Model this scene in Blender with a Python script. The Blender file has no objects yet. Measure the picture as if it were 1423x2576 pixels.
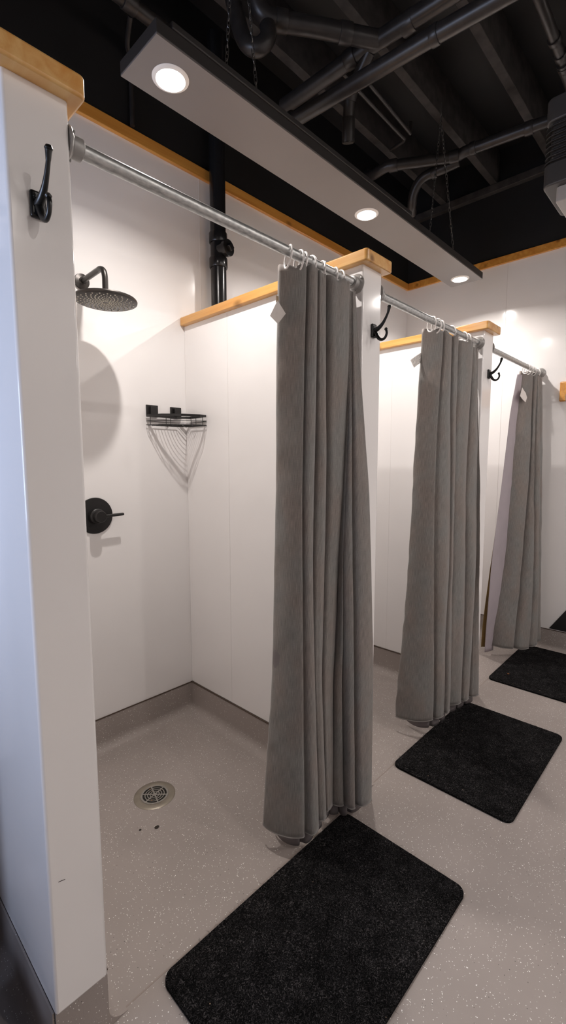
import bpy, bmesh, math, random
from mathutils import Vector, Matrix, noise
import numpy as np

random.seed(7)
S = bpy.context.scene
COL = S.collection
PI = math.pi

# ------------------------------------------------------------------ camera
H_CAM = 1.29
yaw, pitch, roll = 0.7617, 0.1054, 0.0009
F = Vector((math.cos(yaw) * math.cos(pitch), math.sin(yaw) * math.cos(pitch), -math.sin(pitch)))
R = Vector((math.sin(yaw), -math.cos(yaw), 0))
D = F.cross(R)
R, D = math.cos(roll) * R + math.sin(roll) * D, -math.sin(roll) * R + math.cos(roll) * D
cam_data = bpy.data.cameras.new('camera')
cam = bpy.data.objects.new('camera', cam_data)
COL.objects.link(cam)
M = Matrix((R, -D, -F)).transposed().to_4x4()
M.translation = Vector((0, 0, H_CAM))
cam.matrix_world = M
cam_data.sensor_fit = 'VERTICAL'
cam_data.sensor_height = 36.0
cam_data.lens = 16.232
cam_data.clip_start = 0.01
S.camera = cam

# ------------------------------------------------------------------ world, exposure
w = bpy.data.worlds.new('world')
S.world = w
w.use_nodes = True
w.node_tree.nodes['Background'].inputs[0].default_value = (0.55, 0.68, 1.0, 1)
w.node_tree.nodes['Background'].inputs[1].default_value = 0.4
S.view_settings.view_transform = 'Standard'
S.view_settings.look = 'None'
S.view_settings.exposure = 0.12
S.view_settings.gamma = 1.0
S.view_settings.use_curve_mapping = False
S.cycles.use_denoising = True
S.cycles.max_bounces = 10
S.cycles.diffuse_bounces = 6
S.cycles.glossy_bounces = 4
S.cycles.transmission_bounces = 6
S.cycles.sample_clamp_indirect = 6.0
S.cycles.sample_clamp_direct = 0.0
S.cycles.caustics_reflective = False
S.cycles.caustics_refractive = False
W_STALL = 10.2          # watts of each recessed lamp over the stalls
W_ROOM = 2.2           # watts of each recessed lamp over the walkway
W_FILL = 12.3            # watts of each added fill lamp along the opposite wall
W_DAY = 12.5            # daylight through the window
SPREAD = 2.74         # beam angle of the lamps over the stalls
LED_COL = (1.0, 0.93, 0.88)

# daylight of the window in the left wall
dl = bpy.data.lights.new('daylight', 'AREA')
dl.shape = 'RECTANGLE'; dl.size = 0.9; dl.size_y = 0.9
dl.energy = W_DAY
dl.color = (0.60, 0.72, 1.0)
dl.spread = 1.9
dlo = bpy.data.objects.new('daylight', dl)
COL.objects.link(dlo)
dlo.location = (-1.42, 1.3, 1.45)
dlo.rotation_euler = (0, -PI / 2, 0)

# ------------------------------------------------------------------ dimensions
YB, YF = 1.9545, 0.9208            # back wall, front of the dividers
XA0, XA1 = 0.2841, 0.3952
XB0, XB1 = 1.3522, 1.4692
XC0, XC1 = 2.4212, 2.5509
XE = 3.5023
XL, YR = -1.3, -1.9                # left wall, wall opposite
ZB = 0.1475                        # top of the coved base
ZT = 1.953                         # top of the divider panels
ZCAP = 1.988
YROD, ZROD = 0.945, 1.890
ZDECK = 3.42
ZJ = 3.20


# ------------------------------------------------------------------ materials
def new_mat(name):
    m = bpy.data.materials.new(name)
    m.use_nodes = True
    nt = m.node_tree
    return m, nt, nt.nodes['Principled BSDF']


def plain(name, col, rough=0.5, metal=0.0, spec=0.5, noise_amt=0.0, noise_scale=30.0, bump=0.0, coat=0.0):
    m, nt, b = new_mat(name)
    b.inputs['Base Color'].default_value = (*col, 1)
    b.inputs['Roughness'].default_value = rough
    b.inputs['Metallic'].default_value = metal
    b.inputs['Specular IOR Level'].default_value = spec
    b.inputs['Coat Weight'].default_value = coat
    if noise_amt or bump:
        tc = nt.nodes.new('ShaderNodeTexCoord')
        n = nt.nodes.new('ShaderNodeTexNoise')
        n.inputs['Scale'].default_value = noise_scale
        n.inputs['Detail'].default_value = 5
        nt.links.new(tc.outputs['Object'], n.inputs['Vector'])
        if noise_amt:
            r = nt.nodes.new('ShaderNodeValToRGB')
            r.color_ramp.elements[0].position = 0.3
            r.color_ramp.elements[1].position = 0.7
            r.color_ramp.elements[0].color = (*[c * (1 - noise_amt) for c in col], 1)
            r.color_ramp.elements[1].color = (*[min(1, c * (1 + noise_amt)) for c in col], 1)
            nt.links.new(n.outputs['Fac'], r.inputs['Fac'])
            nt.links.new(r.outputs['Color'], b.inputs['Base Color'])
        if bump:
            bp = nt.nodes.new('ShaderNodeBump')
            bp.inputs['Strength'].default_value = bump
            bp.inputs['Distance'].default_value = 0.004
            nt.links.new(n.outputs['Fac'], bp.inputs['Height'])
            nt.links.new(bp.outputs['Normal'], b.inputs['Normal'])
    return m


def emit(name, col, strength):
    m, nt, b = new_mat(name)
    b.inputs['Base Color'].default_value = (0.8, 0.8, 0.8, 1)
    b.inputs['Emission Color'].default_value = (*col, 1)
    b.inputs['Emission Strength'].default_value = strength
    return m


def mapped(nt, scale, coord='Object', rot=(0, 0, 0)):
    tc = nt.nodes.new('ShaderNodeTexCoord')
    mp = nt.nodes.new('ShaderNodeMapping')
    mp.inputs['Scale'].default_value = scale
    mp.inputs['Rotation'].default_value = rot
    nt.links.new(tc.outputs[coord], mp.inputs['Vector'])
    return mp.outputs['Vector']


def ramp(nt, fac, stops):
    r = nt.nodes.new('ShaderNodeValToRGB')
    els = r.color_ramp.elements
    while len(els) < len(stops):
        els.new(0.5)
    for e, (p, c) in zip(els, stops):
        e.position = p
        e.color = (*c, 1) if len(c) == 3 else c
    nt.links.new(fac, r.inputs['Fac'])
    return r.outputs['Color']


def mix(nt, fac, a, b, mode='MIX'):
    n = nt.nodes.new('ShaderNodeMix')
    n.data_type = 'RGBA'
    n.blend_type = mode
    for s, v in ((n.inputs['Factor'], fac), (n.inputs['A'], a), (n.inputs['B'], b)):
        if isinstance(v, (int, float)):
            s.default_value = v
        elif isinstance(v, tuple):
            s.default_value = (*v, 1)
        else:
            nt.links.new(v, s)
    return n.outputs['Result']


def mat_panel():
    m, nt, b = new_mat('white_wall_panel')
    v = mapped(nt, (1, 1, 1))
    n = nt.nodes.new('ShaderNodeTexNoise'); n.inputs['Scale'].default_value = 2.2; n.inputs['Detail'].default_value = 2
    nt.links.new(v, n.inputs['Vector'])
    c = ramp(nt, n.outputs['Fac'], [(0.3, (0.840, 0.820, 0.812)), (0.7, (0.870, 0.850, 0.842))])
    nt.links.new(c, b.inputs['Base Color'])
    b.inputs['Roughness'].default_value = 0.13
    b.inputs['Specular IOR Level'].default_value = 0.5
    n2 = nt.nodes.new('ShaderNodeTexNoise'); n2.inputs['Scale'].default_value = 5; n2.inputs['Detail'].default_value = 1
    nt.links.new(v, n2.inputs['Vector'])
    bp = nt.nodes.new('ShaderNodeBump'); bp.inputs['Strength'].default_value = 0.07; bp.inputs['Distance'].default_value = 0.01
    nt.links.new(n2.outputs['Fac'], bp.inputs['Height'])
    nt.links.new(bp.outputs['Normal'], b.inputs['Normal'])
    return m


def mat_wood(name, axis, light, dark):
    m, nt, b = new_mat(name)
    sc = [26, 26, 26]; sc[axis] = 1.6
    v = mapped(nt, tuple(sc))
    n = nt.nodes.new('ShaderNodeTexNoise'); n.inputs['Scale'].default_value = 1.0; n.inputs['Detail'].default_value = 6
    n.inputs['Distortion'].default_value = 0.9
    nt.links.new(v, n.inputs['Vector'])
    c = ramp(nt, n.outputs['Fac'], [(0.25, dark), (0.5, tuple((a + d) / 2 for a, d in zip(light, dark))), (0.68, light)])
    sk = [9, 9, 9]; sk[axis] = 4.5
    v2 = mapped(nt, tuple(sk))
    vo = nt.nodes.new('ShaderNodeTexVoronoi'); vo.inputs['Scale'].default_value = 1.0
    nt.links.new(v2, vo.inputs['Vector'])
    k = ramp(nt, vo.outputs['Distance'], [(0.05, (1, 1, 1)), (0.16, (0, 0, 0))])
    c2 = mix(nt, k, c, tuple(0.45 * x for x in dark))
    nt.links.new(c2, b.inputs['Base Color'])
    b.inputs['Roughness'].default_value = 0.3
    b.inputs['Coat Weight'].default_value = 0.25
    b.inputs['Coat Roughness'].default_value = 0.15
    return m


def mat_floor():
    m, nt, b = new_mat('flecked_vinyl')
    v = mapped(nt, (1, 1, 1))
    n = nt.nodes.new('ShaderNodeTexNoise'); n.inputs['Scale'].default_value = 3.0; n.inputs['Detail'].default_value = 6
    nt.links.new(v, n.inputs['Vector'])
    base = ramp(nt, n.outputs['Fac'], [(0.3, (0.305, 0.266, 0.246)), (0.7, (0.360, 0.316, 0.293))])
    out = base
    for sc, thr, cut, colr in ((190, 0.13, 0.66, (0.90, 0.89, 0.87)), (120, 0.11, 0.84, (0.97, 0.95, 0.93)), (130, 0.10, 0.92, (0.10, 0.09, 0.085))):
        vo = nt.nodes.new('ShaderNodeTexVoronoi'); vo.inputs['Scale'].default_value = sc
        nt.links.new(v, vo.inputs['Vector'])
        a = ramp(nt, vo.outputs['Distance'], [(thr, (1, 1, 1)), (thr + 0.1, (0, 0, 0))])
        sep = nt.nodes.new('ShaderNodeSeparateColor')
        nt.links.new(vo.outputs['Color'], sep.inputs['Color'])
        g = nt.nodes.new('ShaderNodeMath'); g.operation = 'GREATER_THAN'; g.inputs[1].default_value = cut
        nt.links.new(sep.outputs['Red'], g.inputs[0])
        mu = nt.nodes.new('ShaderNodeMath'); mu.operation = 'MULTIPLY'
        nt.links.new(a, mu.inputs[0]); nt.links.new(g.outputs[0], mu.inputs[1])
        out = mix(nt, mu.outputs[0], out, colr)
    nt.links.new(out, b.inputs['Base Color'])
    b.inputs['Roughness'].default_value = 0.42
    b.inputs['Specular IOR Level'].default_value = 0.4
    n3 = nt.nodes.new('ShaderNodeTexNoise'); n3.inputs['Scale'].default_value = 220
    nt.links.new(v, n3.inputs['Vector'])
    bp = nt.nodes.new('ShaderNodeBump'); bp.inputs['Strength'].default_value = 0.15; bp.inputs['Distance'].default_value = 0.002
    nt.links.new(n3.outputs['Fac'], bp.inputs['Height'])
    nt.links.new(bp.outputs['Normal'], b.inputs['Normal'])
    return m


def mat_fabric(name, a, c, rough=0.85):
    m, nt, b = new_mat(name)
    # fine weave running down the cloth (uv: u across the cloth in metres, v down)
    v = mapped(nt, (900, 26, 1), 'UV')
    n = nt.nodes.new('ShaderNodeTexNoise'); n.inputs['Scale'].default_value = 1; n.inputs['Detail'].default_value = 3
    nt.links.new(v, n.inputs['Vector'])
    v2 = mapped(nt, (60, 420, 1), 'UV')
    n2 = nt.nodes.new('ShaderNodeTexNoise'); n2.inputs['Scale'].default_value = 1
    nt.links.new(v2, n2.inputs['Vector'])
    c1 = ramp(nt, n.outputs['Fac'], [(0.32, a), (0.68, c)])
    c2 = ramp(nt, n2.outputs['Fac'], [(0.3, (0.91, 0.91, 0.91)), (0.7, (1, 1, 1))])
    cc = mix(nt, 1.0, c1, c2, 'MULTIPLY')
    v4 = mapped(nt, (9, 5, 1), 'UV')
    n4 = nt.nodes.new('ShaderNodeTexNoise'); n4.inputs['Scale'].default_value = 1; n4.inputs['Detail'].default_value = 3
    nt.links.new(v4, n4.inputs['Vector'])
    tint = ramp(nt, n4.outputs['Fac'], [(0.38, (0.93, 0.99, 1.0)), (0.62, (1.0, 0.955, 0.92))])
    cc = mix(nt, 1.0, cc, tint, 'MULTIPLY')
    nt.links.new(cc, b.inputs['Base Color'])
    b.inputs['Roughness'].default_value = rough
    b.inputs['Specular IOR Level'].default_value = 0.25
    b.inputs['Sheen Weight'].default_value = 0.25
    bp = nt.nodes.new('ShaderNodeBump'); bp.inputs['Strength'].default_value = 0.25; bp.inputs['Distance'].default_value = 0.001
    nt.links.new(n.outputs['Fac'], bp.inputs['Height'])
    nt.links.new(bp.outputs['Normal'], b.inputs['Normal'])
    return m


def mat_mat():
    m, nt, b = new_mat('black_needle_felt')
    v = mapped(nt, (1, 1, 1))
    n = nt.nodes.new('ShaderNodeTexNoise'); n.inputs['Scale'].default_value = 130; n.inputs['Detail'].default_value = 4
    n.inputs['Distortion'].default_value = 2.5
    nt.links.new(v, n.inputs['Vector'])
    n2 = nt.nodes.new('ShaderNodeTexNoise'); n2.inputs['Scale'].default_value = 14; n2.inputs['Detail'].default_value = 3
    nt.links.new(v, n2.inputs['Vector'])
    c = ramp(nt, n.outputs['Fac'], [(0.42, (0.0035, 0.0033, 0.0035)), (0.56, (0.015, 0.014, 0.0145)), (0.70, (0.078, 0.072, 0.072))])
    c2 = ramp(nt, n2.outputs['Fac'], [(0.3, (0.55, 0.55, 0.55)), (0.7, (1.3, 1.3, 1.3))])
    cc = mix(nt, 1.0, c, c2, 'MULTIPLY')
    vo = nt.nodes.new('ShaderNodeTexVoronoi'); vo.inputs['Scale'].default_value = 60
    nt.links.new(v, vo.inputs['Vector'])
    a = ramp(nt, vo.outputs['Distance'], [(0.07, (1, 1, 1)), (0.12, (0, 0, 0))])
    sep = nt.nodes.new('ShaderNodeSeparateColor'); nt.links.new(vo.outputs['Color'], sep.inputs['Color'])
    g = nt.nodes.new('ShaderNodeMath'); g.operation = 'GREATER_THAN'; g.inputs[1].default_value = 0.985
    nt.links.new(sep.outputs['Red'], g.inputs[0])
    mu = nt.nodes.new('ShaderNodeMath'); mu.operation = 'MULTIPLY'
    nt.links.new(a, mu.inputs[0]); nt.links.new(g.outputs[0], mu.inputs[1])
    cc = mix(nt, mu.outputs[0], cc, (0.45, 0.33, 0.22))
    nt.links.new(cc, b.inputs['Base Color'])
    b.inputs['Roughness'].default_value = 1.0
    b.inputs['Specular IOR Level'].default_value = 0.05
    bp = nt.nodes.new('ShaderNodeBump'); bp.inputs['Strength'].default_value = 0.7; bp.inputs['Distance'].default_value = 0.004
    nt.links.new(n.outputs['Fac'], bp.inputs['Height'])
    nt.links.new(bp.outputs['Normal'], b.inputs['Normal'])
    return m


def mat_galv():
    m, nt, b = new_mat('galvanised_steel')
    v = mapped(nt, (60, 160, 160))
    n = nt.nodes.new('ShaderNodeTexNoise'); n.inputs['Scale'].default_value = 1; n.inputs['Detail'].default_value = 4
    nt.links.new(v, n.inputs['Vector'])
    c = ramp(nt, n.outputs['Fac'], [(0.3, (0.33, 0.34, 0.34)), (0.7, (0.60, 0.60, 0.59))])
    nt.links.new(c, b.inputs['Base Color'])
    b.inputs['Metallic'].default_value = 0.65
    b.inputs['Roughness'].default_value = 0.36
    return m


PANEL = mat_panel()
FLOOR = mat_floor()
WOODX = mat_wood('pine_along_the_wall', 0, (0.72, 0.36, 0.080), (0.52, 0.20, 0.030))
WOODY = mat_wood('pine_across', 1, (0.73, 0.44, 0.165), (0.58, 0.25, 0.048))
BLACKWALL = plain('black_paint', (0.0085, 0.0078, 0.0078), 0.55, noise_amt=0.2, noise_scale=6)
JOIST = plain('black_sprayed_timber', (0.036, 0.031, 0.029), 0.7, noise_amt=0.5, noise_scale=18, bump=0.5)
PIPE = plain('black_sprayed_pipe', (0.027, 0.0235, 0.022), 0.36, noise_amt=0.25, noise_scale=30)
ABS = plain('black_plastic_pipe', (0.012, 0.012, 0.013), 0.22)
HOOKM = plain('black_enamel', (0.006, 0.006, 0.006), 0.3)
CADDY = plain('black_powder_coat', (0.011, 0.010, 0.010), 0.4)
HEADM = plain('gunmetal', (0.050, 0.045, 0.042), 0.36, metal=0.7)
NOZ = plain('pale_rubber', (0.62, 0.58, 0.50), 0.6)
GALV = mat_galv()
CAST = plain('grey_cast_metal', (0.33, 0.32, 0.31), 0.45, metal=0.35, noise_amt=0.12, noise_scale=60)
WHITEP = plain('white_plastic', (0.80, 0.77, 0.75), 0.35)
FABRIC = mat_fabric('grey_linen_weave', (0.165, 0.151, 0.144), (0.295, 0.270, 0.257))
LINER = plain('grey_liner', (0.175, 0.155, 0.158), 0.55, noise_amt=0.06, noise_scale=12)
LINERV = plain('lilac_grey_liner', (0.40, 0.355, 0.385), 0.5, noise_amt=0.05, noise_scale=12)
LINERY = plain('yellowed_liner', (0.20, 0.125, 0.035), 0.5, noise_amt=0.2, noise_scale=12)
NAVY = mat_fabric('navy_weave', (0.008, 0.022, 0.075), (0.018, 0.045, 0.14))
TAG = plain('white_label_cloth', (0.80, 0.76, 0.73), 0.8, noise_amt=0.04, noise_scale=60)
INK = plain('grey_print', (0.32, 0.31, 0.30), 0.9)
CORD = plain('tan_tape', (0.35, 0.25, 0.16), 0.8)
MATM = mat_mat()
LED = emit('glowing_diffuser', LED_COL, 14.0)
TRIMRING = plain('white_lamp_ring', (0.82, 0.80, 0.77), 0.4)
BOXFACE = plain('warm_grey_laminate', (0.175, 0.157, 0.152), 0.45, noise_amt=0.03, noise_scale=4)
BOXSIDE = plain('dark_grey_edge', (0.030, 0.027, 0.026), 0.5)
CHAINM = plain('zinc_chain', (0.20, 0.19, 0.18), 0.35, metal=0.8)
HEATM = plain('grey_heater_enamel', (0.055, 0.052, 0.052), 0.45)
HEATL = plain('light_grey_enamel', (0.42, 0.40, 0.39), 0.45)
DARKPIT = plain('dark_pit', (0.012, 0.010, 0.008), 0.8)
NICKEL = plain('satin_nickel', (0.30, 0.265, 0.215), 0.42, metal=0.6, noise_amt=0.08, noise_scale=40)
GRATE = plain('worn_grate', (0.33, 0.31, 0.28), 0.45, metal=0.5, noise_amt=0.15, noise_scale=90)
CAPSTRIP = plain('brown_cap_strip', (0.075, 0.050, 0.036), 0.5)
SEAM = plain('panel_joint', (0.76, 0.735, 0.725), 0.4)
WELD = plain('vinyl_weld', (0.30, 0.25, 0.22), 0.5)
DIRT = plain('dark_dirt', (0.030, 0.022, 0.018), 0.9)
RUST = plain('rusty_leaf', (0.22, 0.075, 0.015), 0.8)


# ------------------------------------------------------------------ mesh helpers
def obj(name, bm, mats, parent=None, smooth=True, angle=40, bevel=0.0, seg=3, loc=None):
    me = bpy.data.meshes.new(name)
    bmesh.ops.recalc_face_normals(bm, faces=bm.faces[:])
    bm.to_mesh(me)
    bm.free()
    o = bpy.data.objects.new(name, me)
    COL.objects.link(o)
    for m in (mats if isinstance(mats, (list, tuple)) else [mats]):
        me.materials.append(m)
    if bevel:
        md = o.modifiers.new('round', 'BEVEL')
        md.width = bevel
        md.segments = seg
        md.limit_method = 'ANGLE'
        md.angle_limit = math.radians(40)
    if smooth:
        for p in me.polygons:
            p.use_smooth = True
        try:
            me.set_sharp_from_angle(angle=math.radians(angle))
        except Exception:
            pass
    if loc is not None:
        o.location = loc
    if parent is not None:
        o.parent = parent
    return o


def tag(o, label=None, cat=None, group=None, kind=None):
    if label: o['label'] = label
    if cat: o['category'] = cat
    if group: o['group'] = group
    if kind: o['kind'] = kind
    return o


def thing(name, label, cat, loc=(0, 0, 0), group=None, kind=None):
    o = bpy.data.objects.new(name, None)
    o.empty_display_size = 0.05
    COL.objects.link(o)
    o.location = loc
    return tag(o, label, cat, group, kind)


def copy_tree(o, parent=None):
    c = o.copy()
    COL.objects.link(c)
    if parent is not None:
        c.parent = parent
    for ch in list(o.children):
        copy_tree(ch, c)
    return c


def box(bm, x0, x1, y0, y1, z0, z1, mi=0):
    vs = [bm.verts.new((x, y, z)) for z in (z0, z1) for y in (y0, y1) for x in (x0, x1)]
    fs = []
    for q in ((0, 1, 3, 2), (4, 6, 7, 5), (0, 4, 5, 1), (2, 3, 7, 6), (0, 2, 6, 4), (1, 5, 7, 3)):
        f = bm.faces.new([vs[i] for i in q])
        f.material_index = mi
        fs.append(f)
    return fs


def frame(t, prev=None):
    t = t.normalized()
    if prev is None:
        a = Vector((0, 0, 1)) if abs(t.z) < 0.9 else Vector((1, 0, 0))
        u = t.cross(a).normalized()
    else:
        u = (prev - t * prev.dot(t))
        if u.length < 1e-6:
            u = t.orthogonal()
        u.normalize()
    return u, t.cross(u)


def tube(bm, pts, r, n=12, caps=True, closed=False, mi=0):
    """a round bar swept along pts; r is one radius or one per point"""
    pts = [Vector(p) for p in pts]
    k = len(pts)
    rs = r if isinstance(r, (list, tuple)) else [r] * k
    rings = []
    u = None
    for i, p in enumerate(pts):
        if closed:
            t = pts[(i + 1) % k] - pts[i - 1]
        else:
            t = pts[min(i + 1, k - 1)] - pts[max(i - 1, 0)]
        if t.length < 1e-9:
            t = Vector((0, 0, 1))
        u, v = frame(t, u)
        rings.append([bm.verts.new(p + rs[i] * (math.cos(2 * PI * j / n) * u + math.sin(2 * PI * j / n) * v)) for j in range(n)])
    for i in range(k if closed else k - 1):
        a, b = rings[i], rings[(i + 1) % k]
        for j in range(n):
            f = bm.faces.new((a[j], a[(j + 1) % n], b[(j + 1) % n], b[j]))
            f.material_index = mi
    if caps and not closed:
        f = bm.faces.new(rings[0][::-1]); f.material_index = mi
        f = bm.faces.new(rings[-1]); f.material_index = mi


def lathe(bm, prof, origin=(0, 0, 0), axis=(0, 0, 1), n=32, mi=0):
    """prof: (radius, height) along axis from origin; closed at radius 0"""
    ax = Vector(axis).normalized()
    u, v = frame(ax)
    o = Vector(origin)
    rings = []
    for r, h in prof:
        if r <= 1e-7:
            rings.append([bm.verts.new(o + ax * h)])
        else:
            rings.append([bm.verts.new(o + ax * h + r * (math.cos(2 * PI * j / n) * u + math.sin(2 * PI * j / n) * v)) for j in range(n)])
    for a, b in zip(rings, rings[1:]):
        if len(a) == 1 and len(b) == 1:
            continue
        for j in range(n):
            if len(a) == 1:
                f = bm.faces.new((a[0], b[(j + 1) % n], b[j]))
            elif len(b) == 1:
                f = bm.faces.new((a[j], a[(j + 1) % n], b[0]))
            else:
                f = bm.faces.new((a[j], a[(j + 1) % n], b[(j + 1) % n], b[j]))
            f.material_index = mi


def prism(bm, poly, z0, z1, mi=0):
    """poly: (x, y) corners, extruded from z0 to z1"""
    a = [bm.verts.new((x, y, z0)) for x, y in poly]
    b = [bm.verts.new((x, y, z1)) for x, y in poly]
    n = len(poly)
    fs = [bm.faces.new(a[::-1]), bm.faces.new(b)]
    fs += [bm.faces.new((a[i], a[(i + 1) % n], b[(i + 1) % n], b[i])) for i in range(n)]
    for f in fs:
        f.material_index = mi


def smooth_path(pts, k=8, closed=False):
    """Catmull-Rom through pts"""
    P = [Vector(p) for p in pts]
    n = len(P)
    out = []
    rng = range(n if closed else n - 1)
    for i in rng:
        g = (lambda j: P[j % n]) if closed else (lambda j: P[max(0, min(n - 1, j))])
        p0, p1, p2, p3 = g(i - 1), g(i), g(i + 1), g(i + 2)
        for s in range(k):
            t = s / k
            out.append(0.5 * ((2 * p1) + (p2 - p0) * t + (2 * p0 - 5 * p1 + 4 * p2 - p3) * t * t + (3 * p1 - p0 - 3 * p2 + p3) * t ** 3))
    if not closed:
        out.append(P[-1])
    return out


def rounded_rect(x0, x1, y0, y1, r, k=8):
    out = []
    for cx, cy, a in ((x1 - r, y1 - r, 0), (x0 + r, y1 - r, 90), (x0 + r, y0 + r, 180), (x1 - r, y0 + r, 270)):
        for i in range(k + 1):
            t = math.radians(a + 90 * i / k)
            out.append((cx + r * math.cos(t), cy + r * math.sin(t)))
    return out


def simple(name, x0, x1, y0, y1, z0, z1, m, parent=None, bevel=0.0, **k):
    bm = bmesh.new()
    box(bm, x0, x1, y0, y1, z0, z1)
    return obj(name, bm, m, parent, bevel=bevel, **k)


# ------------------------------------------------------------------ the setting
bm = bmesh.new()
box(bm, XL - 0.1, XE + 0.1, YR - 0.1, YB + 0.1, -0.1, 0.0)
tag(obj('floor', bm, FLOOR), 'pale grey sheet vinyl floor with scattered white flecks', 'floor', kind='structure')

bm = bmesh.new()
box(bm, XL, XE, 0.9400, 0.9440, -0.001, 0.0005)
tag(obj('trim_1', bm, WELD), 'thin welded seam across the vinyl floor along the stall fronts', 'floor seam', kind='structure')

simple('wall_back', XL, XE, YB, YB + 0.1, 0, 2.69, PANEL)
simple('wall_end', XE, XE + 0.1, YR, YB + 0.1, 0, 2.69, PANEL)
simple('wall_opposite', XL, XE, YR - 0.1, YR, 0, 2.69, PANEL)
# left wall with a window opening y 0.85..1.75, z 1.0..1.9
bm = bmesh.new()
box(bm, XL - 0.1, XL, YR, 0.85, 0, 2.69)
box(bm, XL - 0.1, XL, 1.75, YB + 0.1, 0, 2.69)
box(bm, XL - 0.1, XL, 0.85, 1.75, 0, 1.0)
box(bm, XL - 0.1, XL, 0.85, 1.75, 1.9, 2.69)
obj('wall_left', bm, PANEL)
bm = bmesh.new()
for a in ((0.85, 1.75, 1.0, 1.05), (0.85, 1.75, 1.85, 1.9), (0.85, 0.9, 1.0, 1.9), (1.7, 1.75, 1.0, 1.9)):
    box(bm, XL - 0.07, XL - 0.02, *a)
tag(obj('window_1', bm, WHITEP, bevel=0.003), 'white framed window that lets daylight into the left wall', 'window', kind='structure')

for n, a in (('wall_back_upper', (XL, XE, YB - 0.002, YB + 0.1, 2.69, ZDECK)),
             ('wall_end_upper', (XE - 0.002, XE + 0.1, YR, YB + 0.1, 2.69, ZDECK)),
             ('wall_opposite_upper', (XL, XE, YR - 0.1, YR, 2.69, ZDECK)),
             ('wall_left_upper', (XL - 0.1, XL, YR, YB + 0.1, 2.69, ZDECK))):
    simple(n, *a, BLACKWALL)
simple('ceiling', XL - 0.1, XE + 0.1, YR - 0.1, YB + 0.1, ZDECK, ZDECK + 0.1, BLACKWALL)
for n, l, c in (('wall_back', 'glossy white panelled wall behind the shower stalls', 'wall'),
                ('wall_end', 'glossy white panelled wall at the far end of the stall row', 'wall'),
                ('wall_opposite', 'white panelled wall across the walkway from the stalls', 'wall'),
                ('wall_left', 'white panelled wall with the window opening', 'wall'),
                ('wall_back_upper', 'matt black wall band above the pine trim behind the stalls', 'wall'),
                ('wall_end_upper', 'matt black wall band above the pine trim at the far end', 'wall'),
                ('wall_opposite_upper', 'matt black wall band across the walkway', 'wall'),
                ('wall_left_upper', 'matt black wall band above the window wall', 'wall'),
                ('ceiling', 'black ceiling deck above the open joists', 'ceiling')):
    tag(bpy.data.objects[n], l, c, kind='structure')

# panel joints
for n, x in (('trim_2', 1.457),):
    tag(simple(n, x - 0.0012, x + 0.0012, YB - 0.0012, YB + 0.001, 1.99, 2.66, SEAM), 'hairline vertical panel joint on the wall behind the stalls', 'panel joint', kind='structure')
tag(simple('trim_3', XE - 0.0012, XE + 0.001, 1.187, 1.190, ZB, 2.66, SEAM), 'hairline vertical panel joint on the far end wall', 'panel joint', kind='structure')

# pine trims on top of the white panelling
bm = bmesh.new(); box(bm, XL, XE, YB - 0.016, YB + 0.001, 2.664, 2.716)
tag(obj('trim_4', bm, WOODX, bevel=0.004), 'long pine trim strip between white and black on the wall behind the stalls', 'wood trim', kind='structure')
bm = bmesh.new(); box(bm, XE - 0.016, XE + 0.001, YR, YB - 0.0165, 2.664, 2.716)
tag(obj('trim_5', bm, WOODX, bevel=0.004), 'pine trim strip between white and black on the far end wall', 'wood trim', kind='structure')


def cove_profile(h=ZB, r=0.042, t=0.004):
    """(offset from wall, height) from the top down to the floor"""
    pr = [(0.0, h), (t, h), (t, r + t)]
    for i in range(1, 9):
        a = PI / 2 * i / 8
        pr.append((t + r - r * math.cos(a), r - r * math.sin(a) + 0.0012))
    pr.append((t + r + 0.004, 0.0))
    pr.append((0.0, 0.0))
    return pr


def cove(name, p0, p1, nrm, label, end_trim=(0.0, 0.0)):
    """coved vinyl base running from p0 to p1 on a wall whose normal is nrm"""
    bm = bmesh.new()
    pr = cove_profile()
    p0 = Vector((*p0, 0)); p1 = Vector((*p1, 0)); nrm = Vector((*nrm, 0))
    d = (p1 - p0).normalized()
    rings = []
    for p, s in ((p0, end_trim[0]), (p1, -end_trim[1])):
        # s = 1: mitred into an inner corner (pulled in by the profile's own offset)
        rings.append([bm.verts.new(p + nrm * o + d * (s * o) + Vector((0, 0, z))) for o, z in pr])
    n = len(pr)
    for i in range(n):
        bm.faces.new((rings[0][i], rings[0][(i + 1) % n], rings[1][(i + 1) % n], rings[1][i]))
    bm.faces.new(rings[0]); bm.faces.new(rings[1][::-1])
    o = obj(name, bm, FLOOR, angle=30)
    tag(o, label, 'coved base', kind='structure')
    if 'entry' in label:
        return o
    bm = bmesh.new()
    a, b = p0 + nrm * 0.001, p1 + nrm * 0.001
    q = [a, b, b + nrm * 0.0042, a + nrm * 0.0042]
    lo = [bm.verts.new(v + Vector((0, 0, ZB - 0.002))) for v in q]
    hi = [bm.verts.new(v + Vector((0, 0, ZB + 0.0022))) for v in q]
    bm.faces.new(lo[::-1]); bm.faces.new(hi)
    for i in range(4):
        bm.faces.new((lo[i], lo[(i + 1) % 4], hi[(i + 1) % 4], hi[i]))
    c = obj('cap_strip', bm, CAPSTRIP, o, smooth=False)
    c['label'] = 'thin brown strip capping the vinyl base'
    return o


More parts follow.
